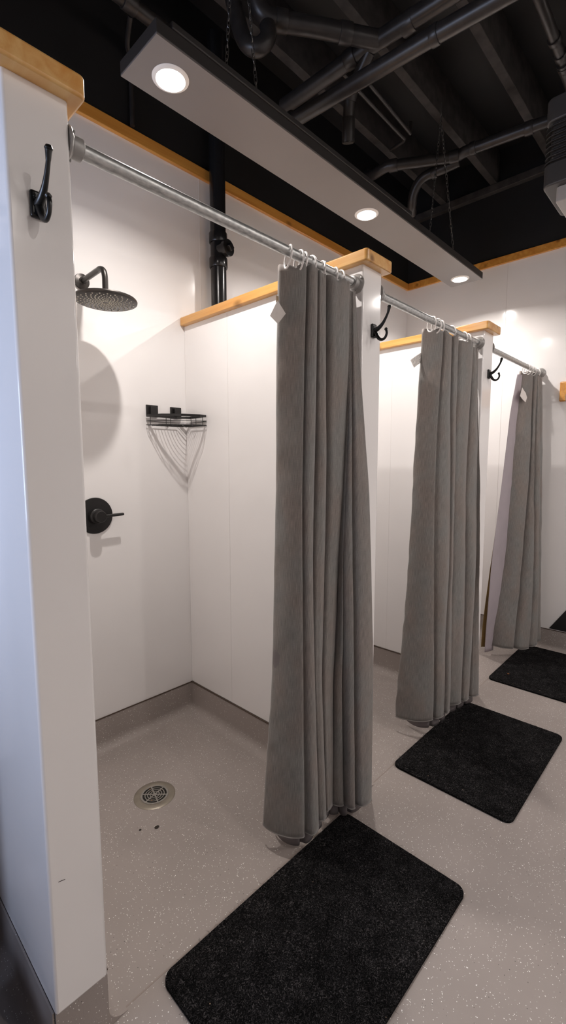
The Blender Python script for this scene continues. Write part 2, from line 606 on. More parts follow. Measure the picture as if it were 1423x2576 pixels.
bays = [(XL, XA0, 'the entry corner'), (XA1, XB0, 'the first stall'), (XB1, XC0, 'the second stall'), (XC1, XE, 'the third stall')]
for i, (a, b, t) in enumerate(bays):
    cove('baseboard_back', (a, YB), (b, YB), (0, -1), 'grey coved vinyl base along the back wall of ' + t, (1, 1))
for x, sgn, lab in ((XA0, -1, 'entry side of the nearest divider'), (XA1, 1, 'stall side of the nearest divider'),
                    (XB0, -1, 'first stall side of the middle divider'), (XB1, 1, 'second stall side of the middle divider'),
                    (XC0, -1, 'second stall side of the far divider'), (XC1, 1, 'third stall side of the far divider')):
    cove('baseboard_divider', (x, YF + 0.012), (x, YB), (sgn, 0), 'grey coved vinyl base on the ' + lab, (0, 1))
cove('baseboard_end', (XE, YR), (XE, YB), (-1, 0), 'grey coved vinyl base along the far end wall', (0, 1))

# dividers between the stalls: white panel, vinyl plinth, pine cap
for i, (x0, x1, lab, side) in enumerate(((XA0, XA1, 'nearest white half-height stall divider, cut by the left edge of the photo', 'near'),
                                   (XB0, XB1, 'middle white half-height divider between the first and second stalls', 'middle'),
                                   (XC0, XC1, 'farthest white half-height divider between the second and third stalls', 'far'))):
    bm = bmesh.new()
    box(bm, x0, x1, YF, YB + 0.001, ZB, ZT)
    o = obj('wall_divider_' + side, bm, PANEL, bevel=0.006)
    tag(o, lab, 'stall divider', kind='structure')
    p = simple('plinth', x0 + 0.0012, x1 - 0.0012, YF + 0.006, YB, 0, ZB, FLOOR, o)
    p['label'] = 'flecked grey vinyl plinth under the white panel'
    bm = bmesh.new()
    ov = 0.022
    pts = [(x0 - ov, YB), (x0 - ov, YF - 0.030), (x1 + ov, YF - 0.030), (x1 + ov, YB)]
    r = 0.012
    poly = [(x0 - ov, YB)]
    for cx, cy, a0 in ((x0 - ov + r, YF - 0.030 + r, 180), (x1 + ov - r, YF - 0.030 + r, 270)):
        for k in range(7):
            t = math.radians(a0 + 15 * k)
            poly.append((cx + r * math.cos(t), cy + r * math.sin(t)))
    poly.append((x1 + ov, YB))
    prism(bm, poly, ZT - 0.004, ZCAP)
    c = obj('wooden_cap', bm, WOODY, o, bevel=0.005)
    c['label'] = 'varnished pine cap with rounded corners'
    if i == 0:
        bm = bmesh.new()
        tube(bm, [(0.303, YF - 0.0002, 0.4430), (0.309, YF - 0.0003, 0.4420), (0.316, YF - 0.0002, 0.4400)], 0.0006, 6)
        obj('scuff', bm, DIRT, o)['label'] = 'tiny dark scuff mark on the panel'
    if i:
        ys = (1.628, 1.434)[i - 1]
        s = simple('panel_joint', x0 - 0.0008, x0 + 0.001, ys - 0.001, ys + 0.001, ZB + 0.003, ZT - 0.01, SEAM, o)

# open ceiling: joists, ledger
jl = ['nearest the back wall', 'second from the back wall', 'third from the back wall', 'fourth from the back wall', 'fifth from the back wall',
      'sixth from the back wall', 'seventh from the back wall', 'eighth from the back wall', 'ninth from the back wall', 'tenth from the back wall']
for i in range(10):
    y = 1.654 - 0.358 * i
    bm = bmesh.new(); box(bm, XL, XE - 0.002, y - 0.022, y + 0.022, ZJ, ZDECK)
    tag(obj('ceiling_joist', bm, JOIST, bevel=0.003), 'black sprayed ceiling joist, ' + jl[i], 'ceiling joist', 'open ceiling joists', kind='structure')
bm = bmesh.new(); box(bm, XE - 0.045, XE - 0.0025, YR, YB - 0.003, ZJ - 0.05, ZJ - 0.001)
tag(obj('ceiling_ledger', bm, JOIST, bevel=0.003), 'black timber ledger under the joists along the far end wall', 'ledger', kind='structure')


# ------------------------------------------------------------------ hanging light panels
def light_panel(name, label, yc, watts, lamps, spread=PI, zc=2.465):
    t = thing(name, label, 'light panel', (1.95, yc, zc))
    y0, y1 = -0.103, 0.103
    x0, x1 = -1.176, 1.185
    bm = bmesh.new()
    box(bm, x0, x1, y0, y1, 0.004, 0.042)
    obj('box_frame', bm, BOXSIDE, t, bevel=0.002)
    bm = bmesh.new()
    box(bm, x0 + 0.001, x1 - 0.001, y0 + 0.001, y1 - 0.001, 0.0, 0.005)
    fb = obj('face_board', bm, BOXFACE, t)
    fb['label'] = 'warm grey underside board'
    bm = bmesh.new()
    box(bm, x0 + 0.05, 0.25, y0 - 0.004, y0 + 0.028, 0.042, 0.062)
    obj('batten', bm, BOXSIDE, t, bevel=0.003)
    for lx in lamps:
        bm = bmesh.new()
        lathe(bm, [(0.0, -0.001), (0.0425, -0.001), (0.0445, -0.006), (0.050, -0.005), (0.056, -0.001), (0.056, 0.002), (0.0, 0.002)], (lx - 1.95, 0.0, 0), n=48)
        r = obj('downlight', bm, TRIMRING, t)
        r['label'] = 'round recessed downlight with a white ring'
        bm = bmesh.new()
        lathe(bm, [(0.0, -0.0065), (0.036, -0.0065), (0.043, -0.0045), (0.043, -0.002), (0.0, -0.002)], (lx - 1.95, 0.0, 0), n=48)
        d = obj('diffuser', bm, LED, r)
        d['label'] = 'glowing white lamp disc'
        la = bpy.data.lights.new('lamp_light', 'AREA')
        la.shape = 'DISK'; la.size = 0.045; la.energy = watts; la.color = LED_COL; la.spread = spread
        lo = bpy.data.objects.new('lamp_light', la)
        COL.objects.link(lo)
        lo.location = (lx - 1.95, 0, -0.0075)
        lo.parent = t
    return t


light_panel('hanging_light_panel', 'long grey light panel with three lit downlights over the shower stalls', 1.3195, W_STALL, (0.885, 1.960, 3.030), SPREAD)
light_panel('hanging_light_panel', 'long grey light panel with lit downlights hung over the walkway', -0.04, W_ROOM, (1.960, 3.030))
light_panel('hanging_light_panel', 'unseen light panel with lit downlights, added along the opposite wall as fill light', -1.5, W_FILL, (0.885, 1.960, 3.030), PI, 2.78)  # added out of view only to raise the ambient light on walls and dividers


def chain(label, top, feet, links=30):
    bm = bmesh.new()
    for ft in feet:
        a, b = Vector(top), Vector(ft)
        d = (b - a)
        n = max(6, int(d.length / 0.0205))
        dn = d.normalized()
        u, v = frame(dn)
        for k in range(n):
            c = a + d * ((k + 0.5) / n)
            e1 = (u if k % 2 else v)
            ang = 0.5 * math.sin(k * 1.7)
            e1 = (e1 * math.cos(ang) + (v if k % 2 else u) * math.sin(ang)).normalized()
            L, W = d.length / n * 0.72, 0.0052
            pts = [c + dn * (L * math.cos(2 * PI * j / 10)) + e1 * (W * math.sin(2 * PI * j / 10)) for j in range(10)]
            tube(bm, pts, 0.00135, 5, closed=True)
    # hook at the joist
    tube(bm, smooth_path([Vector(top) + Vector((0, 0, 0.075)), Vector(top) + Vector((0, 0, 0.03)), Vector(top) + Vector((0.008, 0, 0.01)), Vector(top) + Vector((0, 0, -0.004)), Vector(top) + Vector((-0.008, 0, 0.01))], 5), 0.002, 6)
    o = obj('hanging_chain', bm, CHAINM)
    return tag(o, label, 'chain', 'chains of the light panel')


chain('thin zinc chain pair holding the near end of the grey light panel', (1.09, 1.236, 3.16), ((1.026, 1.222, 2.527), (1.155, 1.222, 2.527)))
chain('zinc chain pair in a V at the far end of the grey light panel', (2.552, 1.25, 3.15), ((2.410, 1.222, 2.516), (2.697, 1.222, 2.516)))
chain('zinc chain pair at the near end of the walkway light panel, unseen', (1.09, -0.136, 3.12), ((1.026, -0.138, 2.527), (1.155, -0.138, 2.527)))
chain('zinc chain pair at the far end of the walkway light panel, unseen', (2.552, -0.136, 3.12), ((2.410, -0.138, 2.516), (2.697, -0.138, 2.516)))


# ------------------------------------------------------------------ ceiling pipework
def pipe(name, label, runs, cat='pipe', mat=PIPE, collars=(), group='black pipes under the ceiling'):
    """runs: list of (points, radius); collars: (point, direction, radius, length)"""
    t = thing(name, label, cat, runs[0][0][0], group)
    o0 = Vector(runs[0][0][0])
    for pts, r in runs:
        bm = bmesh.new()
        tube(bm, [Vector(p) - o0 for p in pts], r, 20)
        obj('pipe_run', bm, mat, t, angle=50)
    for c, d, r, L in collars:
        bm = bmesh.new()
        d = Vector(d).normalized()
        lathe(bm, [(0, -L / 2), (r * 0.97, -L / 2), (r, -L / 2 + 0.003), (r, L / 2 - 0.003), (r * 0.97, L / 2), (0, L / 2)], Vector(c) - o0, d, 20)
        obj('coupling', bm, mat, t, angle=50)
    return t


pipe('supply_pipe', 'straight black pipe crossing above the light panel, lowest of the ceiling pipes',
     [([(1.582, 1.52, 2.77), (1.590, 1.446, 2.755), (1.625, 0.832, 2.75), (1.69, 0.18, 2.75), (1.75, -0.6, 2.75)], 0.0285)],
     collars=[((1.626, 0.828, 2.75), (0.055, -1, 0), 0.032, 0.028), ((1.587, 1.47, 2.76), (0.055, -1, 0), 0.034, 0.04), ((1.68, 0.28, 2.75), (0.055, -1, 0), 0.032, 0.028)])
KZ = 1.71 / 1.66


def hi(x, y, z):
    """same line of pipes a little higher under the joists"""
    return (x * KZ, y * KZ, 1.29 + (z - 1.29) * KZ)


pipe('waste_pipe', 'thick black waste pipe with a curled trap above the near end of the light panel',
     [(smooth_path([hi(*q) for q in ((1.262, 1.470, 3.05), (1.262, 1.445, 2.97), (1.268, 1.420, 2.88), (1.280, 1.392, 2.832), (1.302, 1.362, 2.822), (1.326, 1.340, 2.855), (1.330, 1.345, 2.90))], 6), 0.031),
      (smooth_path([hi(*q) for q in ((1.300, 1.385, 3.02), (1.330, 1.375, 2.965), (1.380, 1.345, 2.95), (1.510, 1.251, 2.95), (1.672, 1.142, 2.95), (1.715, 1.110, 2.95))], 5), 0.033),
      ([hi(*q) for q in ((1.705, 1.62, 2.95), (1.712, 1.15, 2.95), (1.735, 0.85, 2.95), (1.775, 0.35, 2.95), (1.83, -0.6, 2.95))], 0.033),
      (smooth_path([(1.770, 1.190, 2.985), (1.785, 1.245, 2.945), (1.795, 1.300, 2.90), (1.828, 1.335, 2.83), (1.855, 1.356, 2.745)], 5), 0.025)],
     collars=[(hi(1.600, 1.190, 2.95), (0.81, -0.58, 0), 0.037, 0.05), (hi(1.395, 1.335, 2.95), (0.8, -0.6, 0), 0.038, 0.045), (hi(1.708, 1.235, 2.95), (0, 1, 0), 0.038, 0.05),
              (hi(1.73, 0.99, 2.95), (0, 1, 0), 0.038, 0.05), ((1.797, 1.303, 2.895), (0.3, 0.5, -0.9), 0.030, 0.045), ((1.842, 1.346, 2.79), (0.3, 0.2, -0.9), 0.029, 0.09)])
KV = 1.76 / 1.66


def hv(x, y, z):
    return (x * KV, y * KV, 1.29 + (z - 1.29) * KV)


pipe('vent_pipe', 'black pipe with a hooked branch behind the far chain',
     [(smooth_path([hv(*q) for q in ((2.47, 1.66, 2.99), (2.434, 1.60, 2.95), (2.425, 1.50, 2.95), (2.47, 1.42, 2.95), (2.60, 1.195, 2.95), (2.606, 1.105, 2.95), (2.66, 0.76, 2.95), (2.76, 0.20, 2.95))], 5), 0.029),
      (smooth_path([hv(*q) for q in ((2.66, 1.19, 2.95), (2.645, 1.265, 2.94), (2.625, 1.38, 2.93), (2.63, 1.44, 2.88), (2.66, 1.47, 2.82), (2.72, 1.50, 2.81))], 5), 0.028)],
     collars=[(hv(2.600, 1.19, 2.95), (0.3, -1, 0), 0.034, 0.05), (hv(2.440, 1.47, 2.95), (0.3, -0.8, 0), 0.034, 0.05), (hv(2.65, 0.83, 2.95), (0.15, -1, 0), 0.034, 0.04),
              (hv(2.607, 1.09, 2.95), (0.1, -1, 0), 0.034, 0.03), (hv(2.637, 1.32, 2.935), (0.1, -1, 0), 0.032, 0.03)])
pipe('conduit', 'thin black conduit with a bent end between two joists, the longer of the pair',
     [(smooth_path([(1.90, 1.443, 3.13), (1.984, 1.443, 3.12), (2.46, 1.453, 3.12), (2.527, 1.457, 3.12), (2.544, 1.498, 3.12), (2.558, 1.562, 3.12)], 5), 0.010)], cat='conduit')
pipe('conduit', 'thin black conduit with a short bent end, the shorter of the pair',
     [(smooth_path([(1.93, 1.381, 3.13), (2.012, 1.381, 3.12), (2.46, 1.404, 3.12), (2.503, 1.408, 3.125), (2.51, 1.408, 3.18)], 5), 0.010)], cat='conduit')
pipe('copper_riser', 'dark pipe with couplings running past the top right of the photo',
     [([(1.905, 0.622, 3.08), (1.925, 0.622, 3.02), (1.975, 0.623, 3.0), (2.259, 0.627, 3.0), (2.46, 0.629, 3.0)], 0.020), ([(2.40, 0.629, 3.0), (2.60, 0.632, 3.0)], 0.027)],
     collars=[((2.259, 0.627, 3.0), (1, 0, 0), 0.026, 0.025), ((2.36, 0.628, 3.0), (1, 0, 0), 0.025, 0.03), ((2.43, 0.628, 3.0), (1, 0, 0), 0.030, 0.03)])
pipe('sprinkler_pipe', 'dim black pipe beside the back wall at the top left of the photo',
     [([(0.55, 1.74, 3.0), (1.6, 1.731, 3.0)], 0.026)], collars=[((0.99, 1.735, 3.0), (1, 0, 0), 0.032, 0.05)])
pipe('conduit', 'slim black conduit dropping down the back wall at the top left',
     [(smooth_path([(1.037, 1.81, 3.03), (1.07, 1.90, 3.0), (1.10, 1.932, 2.96), (1.10, 1.934, 2.72)], 5), 0.010)], cat='conduit')

# vertical stack with a cleanout behind the middle divider
t = thing('drain_stack', 'black vertical drain pipe with a capped cleanout rising behind the middle divider', 'pipe', (1.523, 1.893, 0))
bm = bmesh.new(); lathe(bm, [(0, 0), (0.0385, 0), (0.0385, 3.30), (0, 3.30)], n=32)
obj('pipe_run', bm, ABS, t)
for z in (2.275, 2.392):
    bm = bmesh.new(); lathe(bm, [(0, z - 0.024), (0.043, z - 0.024), (0.045, z - 0.020), (0.045, z + 0.020), (0.043, z + 0.024), (0, z + 0.024)], n=32)
    obj('coupling', bm, ABS, t)
bm = bmesh.new()
ax = Vector((0.15, -1, 0.0)).normalized()
lathe(bm, [(0, 0), (0.034, 0), (0.034, 0.050), (0.039, 0.052), (0.039, 0.069), (0.037, 0.071), (0, 0.071)], (0, 0, 2.333), ax, 28)
c = obj('cleanout', bm, ABS, t)
bm = bmesh.new()
u, v = frame(ax)
ce = Vector((0, 0, 2.333)) + ax * 0.071
vs0 = [bm.verts.new(ce + 0.021 * (a * u + b * v)) for a, b in ((1, 0), (0, 1), (-1, 0), (0, -1))]
vs1 = [bm.verts.new(ce + ax * 0.018 + 0.020 * (a * u + b * v)) for a, b in ((1, 0), (0, 1), (-1, 0), (0, -1))]
bm.faces.new(vs0[::-1]); bm.faces.new(vs1)
for i in range(4):
    bm.faces.new((vs0[i], vs0[(i + 1) % 4], vs1[(i + 1) % 4], vs1[i]))
obj('square_plug', bm, ABS, c, bevel=0.002)


# unit heater at the right edge
t = thing('unit_heater', 'grey louvred unit heater hung from the ceiling at the right edge of the photo', 'heater', (2.2, 0.63, 2.40))
bm = bmesh.new()
prism(bm, rounded_rect(0.018, 0.30, -0.55, -0.016, 0.025, 6), 0.02, 0.33)
obj('inner_case', bm, HEATM, t)
bm = bmesh.new()
shell = rounded_rect(0.0, 0.32, -0.56, 0.0, 0.032, 8)
prism(bm, shell, 0.255, 0.345)
prism(bm, shell, 0.012, 0.098)
obj('casing', bm, HEATM, t, bevel=0.006)
for k in range(8):
    bm = bmesh.new()
    z = 0.102 + 0.0190 * k
    out = rounded_rect(0.0, 0.32, -0.56, 0.0, 0.032, 8)
    inn = rounded_rect(0.014, 0.306, -0.546, -0.014, 0.024, 8)
    a = [bm.verts.new((x, y, z)) for x, y in out]
    b = [bm.verts.new((x, y, z + 0.012)) for x, y in inn]
    c = [bm.verts.new((x, y, z + 0.015)) for x, y in inn]
    d = [bm.verts.new((x, y, z + 0.004)) for x, y in out]
    n = len(out)
    for p, q in ((a, d), (d, c), (c, b), (b, a)):
        for i in range(n):
            bm.faces.new((p[i], p[(i + 1) % n], q[(i + 1) % n], q[i]))
    obj('louvre', bm, HEATM, t, angle=30)
bm = bmesh.new(); prism(bm, rounded_rect(0.035, 0.24, -0.50, -0.045, 0.012, 4), -0.045, 0.014)
o = obj('control_box', bm, HEATL, t, bevel=0.004); o['label'] = 'light grey box under the casing'
for x, y in ((0.08, -0.12), (0.24, -0.12), (0.08, -0.45), (0.24, -0.45)):
    bm = bmesh.new()
    tube(bm, [(x, y, 0.33), (x, y, 1.0)], 0.004, 8)
    obj('hanger_rod', bm, PIPE, t)


# ------------------------------------------------------------------ curtain rods
def rod(x0, x1, label):
    t = thing('curtain_rod', label, 'curtain rod', (x0, YROD, ZROD), 'galvanised curtain rods')
    L = x1 - x0
    bm = bmesh.new(); tube(bm, [(0.004, 0, 0), (L * 0.5, 0, 0), (L - 0.004, 0, 0)], 0.0138, 24)
    obj('tube', bm, GALV, t)
    for x, s in ((0.0, 1), (L, -1)):
        bm = bmesh.new()
        lathe(bm, [(0, 0), (0.031, 0), (0.032, 0.003), (0.030, 0.006), (0.024, 0.009), (0.0205, 0.012), (0.0205, 0.030), (0.018, 0.032), (0, 0.032)], (x, 0, 0), (s, 0, 0), 32)
        for a in range(3):
            an = 2 * PI * a / 3 + 0.5
            lathe(bm, [(0, 0.0085), (0.0035, 0.0085), (0.003, 0.0105), (0, 0.011)], (x, 0.0265 * math.cos(an), 0.0265 * math.sin(an)), (s, 0, 0), 10)
        obj('flange', bm, CAST, t)
    return t


rod(XA1, XB0, 'galvanised curtain rod across the first stall, nearest of the three')
rod(XB1, XC0, 'galvanised curtain rod across the second stall, between the middle and far dividers')
rod(XC1, XE, 'galvanised curtain rod across the third stall, ending on the far wall')

# ------------------------------------------------------------------ curtains
# fold crests as (z, x, y) down the cloth
C1 = [
    [(1.847, 1.02, 0.985), (1.564, 1.021, 0.995), (1.21, 1.03, 1.005), (0.994, 1.032, 1.015), (0.594, 1.031, 1.025), (0.117, 0.992, 1.035)],
    [(1.846, 1.076, 0.925), (1.56, 1.064, 0.922), (1.212, 1.056, 0.92), (1.005, 1.055, 0.917), (0.621, 1.06, 0.915), (0.142, 1.067, 0.912)],
    [(1.86, 1.119, 0.93), (1.568, 1.114, 0.932), (1.21, 1.107, 0.934), (0.995, 1.101, 0.936), (0.596, 1.109, 0.938), (0.086, 1.136, 0.94)],
    [(1.871, 1.158, 0.93), (1.575, 1.161, 0.932), (1.207, 1.168, 0.934), (0.986, 1.165, 0.936), (0.58, 1.156, 0.938), (0.054, 1.189, 0.94)],
    [(1.907, 1.284, 0.93), (1.593, 1.29, 0.934), (1.203, 1.275, 0.938), (0.972, 1.251, 0.942), (0.55, 1.234, 0.946), (0.018, 1.241, 0.95)],
    [(1.912, 1.297, 0.935), (1.588, 1.272, 0.915), (1.205, 1.243, 0.905), (0.981, 1.23, 0.9), (0.563, 1.241, 0.9), (0.021, 1.273, 0.91)],
    [(1.916, 1.31, 0.938), (1.587, 1.276, 0.908), (1.205, 1.257, 0.885), (0.98, 1.258, 0.88), (0.563, 1.267, 0.872), (0.035, 1.288, 0.87)],
    [(1.923, 1.329, 0.945), (1.593, 1.321, 0.905), (1.202, 1.349, 0.885), (0.966, 1.354, 0.875), (0.533, 1.364, 0.862), (-0.004, 1.364, 0.86)]]
C2 = [
    [(1.778, 1.914, 0.985), (1.578, 1.922, 1.0), (1.227, 1.93, 1.015), (0.857, 1.94, 1.03), (0.474, 1.927, 1.045), (0.18, 1.905, 1.06)],
    [(1.782, 1.988, 0.93), (1.575, 1.965, 0.929), (1.228, 1.954, 0.928), (0.868, 1.967, 0.927), (0.487, 1.993, 0.926), (0.188, 2.013, 0.925)],
    [(1.794, 2.057, 0.93), (1.584, 2.052, 0.927), (1.226, 2.07, 0.924), (0.851, 2.088, 0.921), (0.467, 2.072, 0.918), (0.165, 2.082, 0.915)],
    [(1.806, 2.127, 0.935), (1.592, 2.127, 0.938), (1.224, 2.127, 0.941), (0.838, 2.149, 0.944), (0.434, 2.162, 0.947), (0.116, 2.177, 0.95)],
    [(1.839, 2.317, 0.935), (1.607, 2.283, 0.928), (1.222, 2.254, 0.921), (0.824, 2.271, 0.914), (0.412, 2.28, 0.907), (0.101, 2.264, 0.9)],
    [(1.844, 2.346, 0.935), (1.614, 2.356, 0.927), (1.219, 2.378, 0.919), (0.809, 2.379, 0.911), (0.393, 2.353, 0.903), (0.078, 2.33, 0.895)],
    [(1.855, 2.402, 0.945), (1.612, 2.35, 0.915), (1.22, 2.346, 0.885), (0.815, 2.369, 0.875), (0.391, 2.39, 0.87), (0.056, 2.412, 0.87)]]
C3 = [
    [(1.801, 3.198, 0.975), (1.706, 3.205, 0.992), (1.225, 3.206, 1.009), (0.665, 3.215, 1.026), (0.271, 3.149, 1.043), (0.075, 3.142, 1.06)],
    [(1.811, 3.31, 0.94), (1.71, 3.309, 0.938), (1.224, 3.335, 0.936), (0.67, 3.289, 0.934), (0.274, 3.241, 0.932), (0.097, 3.19, 0.93)],
    [(1.818, 3.369, 0.94), (1.71, 3.336, 0.925), (1.224, 3.345, 0.91), (0.666, 3.359, 0.895), (0.264, 3.331, 0.88), (0.092, 3.269, 0.865)],
    [(1.824, 3.421, 0.94), (1.716, 3.391, 0.926), (1.223, 3.415, 0.912), (0.651, 3.434, 0.893), (0.233, 3.434, 0.879), (0.047, 3.419, 0.87)],
    [(1.834, 3.480, 0.938), (1.724, 3.462, 0.924), (1.221, 3.480, 0.904), (0.640, 3.480, 0.878), (0.208, 3.480, 0.856), (0.017, 3.470, 0.846)]]
# each lobe: (roundness, pinch behind its right-hand crest)
DEPTH1 = [(0.14, 0.012), (0.40, 0.042), (0.50, 0.048), (0.26, 0.055), (0.35, 0.022), (0.40, 0.022), (0.22, 0)]
DEPTH2 = [(0.20, 0.006), (0.24, 0.046), (0.45, 0.036), (0.20, 0.006), (0.28, 0.050), (0.22, 0)]
DEPTH3 = [(0.16, 0.034), (0.42, 0.036), (0.42, 0.030), (0.25, 0)]


def at_z(crest, z):
    zs = [c[0] for c in crest][::-1]
    return Vector((np.interp(z, zs, [c[1] for c in crest][::-1]), np.interp(z, zs, [c[2] for c in crest][::-1]), 0))


def smooth_at(crest, z):
    return (at_z(crest, z - 0.10) + 2 * at_z(crest, z) + at_z(crest, z + 0.10)) / 4


def section(crests, folds, z, amp=1.0, dy=0.0, dx=0.0):
    """plan of the cloth at height z: a rounded lobe between each pair of crests, pinched in between"""
    P = [smooth_at(c, z) for c in crests]
    low = (1.9 - z) / 1.9
    ctl = [P[0] + Vector((0.004, 0.010, 0)), P[0]]
    for i in range(1, len(P)):
        k, v = folds[i - 1]
        a, b = P[i - 1], P[i]
        d = b - a
        L = d.length
        n = Vector((d.y, -d.x, 0)) / max(L, 1e-5)
        n = (n * (max(0.0, d.x) / (abs(d.x) + 0.015)) + Vector((-0.62, -0.78, 0)) * 0.35).normalized()
        h = min(k * L, 0.028) * (0.8 + 0.35 * low)
        w = 0.002 * math.sin(z * 6 + i * 2.1)
        ctl.append(a + d * 0.14 + n * (0.50 * h))
        ctl.append(a + d * 0.38 + n * (0.95 * h + w))
        ctl.append(a + d * 0.66 + n * (1.00 * h + w))
        ctl.append(a + d * 0.93 + n * (0.52 * h))
        if i < len(P) - 1:
            ctl.append(b + Vector((0.003, v * (0.75 + 0.4 * low), 0)))
    ctl.append(P[-1] + Vector((-0.004, 0.034, 0)))
    if amp != 1.0:
        ym = sum(c.y for c in ctl) / len(ctl)
        ctl = [Vector((c.x, ym + (c.y - ym) * amp, 0)) for c in ctl]
    return [c + Vector((dx, dy, 0)) for c in smooth_path(ctl, 6)]


def cloth(name, crests, depth, z_top, z_bot, mat, parent, ring_x=(), amp=1.0, dy=0.0, dx=0.0, seed=0, wrinkle=1.0, left=None, right=None):
    bm = bmesh.new()
    uvl = bm.loops.layers.uv.new('UVMap')
    NZ = 90
    rows = []
    for i in range(NZ + 1):
        f = i / NZ
        row = []
        z = z_top + (z_bot - z_top) * f
        cs = [list(c) for c in crests]
        if left is not None:
            cs[0] = left
        sec = section(cs, depth, z, amp, dy, dx)
        s = 0.0
        for j, p in enumerate(sec):
            if j:
                s += (p - sec[j - 1]).length
            q = Vector((p.x, p.y, z))
            if f < 0.03:
                # the top edge dips between the rings
                if ring_x:
                    dmin = min(abs(p.x - rx) for rx in ring_x)
                    q.z -= min(0.017, dmin * 0.55) * (1 - f / 0.03)
            wn = noise.noise(Vector((p.x * 9, p.y * 9 + seed * 7, z * 7))) * 0.0045
            wn += noise.noise(Vector((p.x * 26 + seed, p.y * 22, z * 17))) * 0.0016
            edge = max(0.0, 1.0 - s / 0.06)
            wn += edge * 0.0048 * math.sin(z * 38 + 5 * noise.noise(Vector((z * 5, seed, 0)))) * (0.3 + 0.7 * f)
            fade = min(1.0, f * 8 + 0.25)
            q += Vector((-0.62, -0.75, 0)) * wn * wrinkle * fade
            row.append((q, s))
        rows.append(row)
    vv = [[bm.verts.new(q) for q, s in row] for row in rows]
    for i in range(NZ):
        for j in range(len(vv[0]) - 1):
            fc = bm.faces.new((vv[i][j], vv[i][j + 1], vv[i + 1][j + 1], vv[i + 1][j]))
            for l, (a, b) in zip(fc.loops, ((i, j), (i, j + 1), (i + 1, j + 1), (i + 1, j))):
                l[uvl].uv = (rows[min(a, NZ)][b][1] if a else rows[0][b][1], rows[a][b][0].z)
    o = obj(name, bm, mat, parent, angle=180)
    md = o.modifiers.new('thickness', 'SOLIDIFY')
    md.thickness = 0.0016
    md.offset = 0
    # hem roll along the bottom edge
    return o, [q for q, s in rows[-1]]


def ring_mesh(x, yaw_=0.0):
    bm = bmesh.new()
    pts = []
    for k in range(28):
        a = 2 * PI * k / 28
        p = Vector((0.0, 0.0245 * math.sin(a), 0.031 * math.cos(a) - 0.0135))
        p.x += 0.010 * (1 - math.cos(a)) / 2 * math.sin(yaw_ * 3)
        c, s = math.cos(yaw_), math.sin(yaw_)
        pts.append(Vector((x + p.x * c - p.y * s, YROD + p.x * s + p.y * c, ZROD + p.z)))
    tube(bm, pts, 0.0030, 8, closed=True)
    return bm


def label_tag(parent, pts, bend=0.003, print_rows=0, name='care_label'):
    """a small cloth label; pts: its four corners in order"""
    P = [Vector(p) for p in pts]
    nrm = (P[1] - P[0]).cross(P[3] - P[0]).normalized()
    bm = bmesh.new()
    N = 8
    for side in (0.0, 0.0007):
        g = [[bm.verts.new((P[0] * (1 - a) + P[1] * a) * (1 - b) + (P[3] * (1 - a) + P[2] * a) * b + nrm * (bend * math.sin(PI * a) + side)) for a in [i / N for i in range(N + 1)]] for b in [i / N for i in range(N + 1)]]
        for i in range(N):
            for j in range(N):
                bm.faces.new((g[i][j], g[i][j + 1], g[i + 1][j + 1], g[i + 1][j]))
    o = obj(name, bm, TAG, parent)
    if print_rows:
        bm = bmesh.new()
        rg = random.Random(4)
        for side in (-0.0004, 0.0011):
            for k in range(print_rows):
                b = 0.10 + 0.80 * k / (print_rows - 1)
                a = 0.08
                while a < 0.9:
                    l = rg.uniform(0.04, 0.16)
                    e = min(a + l, 0.93)
                    if rg.random() < 0.85:
                        q = []
                        for aa, bb in ((a, b), (e, b), (e, b + 0.035), (a, b + 0.035)):
                            q.append(bm.verts.new((P[0] * (1 - aa) + P[1] * aa) * (1 - bb) + (P[3] * (1 - aa) + P[2] * aa) * bb + nrm * (bend * math.sin(PI * aa) + side)))
                        bm.faces.new(q)
                    a = e + rg.uniform(0.02, 0.05)
        obj('fine_print', bm, INK, o)['label'] = 'rows of fine grey print'
    return o


def hem(parent, path, r=0.0024, mat=FABRIC):
    bm = bmesh.new()
    tube(bm, [p + Vector((0, 0, 0.001)) for p in path], r, 6)
    obj('hem', bm, mat, parent)


# first curtain
LAB = 'grey linen curtain bunched at the %s'
K1 = tag(thing('shower_curtain', LAB % 'middle divider, nearest the camera, with a blank white tag', 'shower curtain', (0, 0, 0), 'grey shower curtains'))
rx1 = (1.020, 1.063, 1.083, 1.114, 1.165, 1.231, 1.259)
o, hp = cloth('curtain_cloth', C1, DEPTH1, 1.868, 0.072, FABRIC, K1, rx1, seed=1)
hem(K1, hp)
lin1 = [(1.854, 1.032, 1.0), (1.567, 1.031, 1.01), (1.209, 1.034, 1.02), (0.992, 1.035, 1.03), (0.591, 1.026, 1.042), (0.15, 1.028, 1.055), (0.02, 1.05, 1.055)]
o, hp = cloth('liner', C1, DEPTH1, 1.862, 0.022, LINER, K1, rx1, amp=0.72, dy=0.020, dx=0.004, seed=5, wrinkle=0.5, left=lin1)
o['label'] = 'smooth grey inner liner showing below the hem'
for k, x in enumerate(rx1):
    obj('curtain_ring', ring_mesh(x, (-0.42, -0.25, -0.35, -0.15, -0.3, -0.38, -0.2)[k]), WHITEP, K1)
label_tag(K1, [(0.990, 0.965, 1.755), (1.003, 0.945, 1.717), (0.991, 0.965, 1.690), (0.979, 0.985, 1.714)])
bm = bmesh.new(); box(bm, 0.987, 0.996, 0.9665, 0.9685, 1.750, 1.768)
obj('tag_loop', bm, CORD, K1)['label'] = 'short tan tape loop'

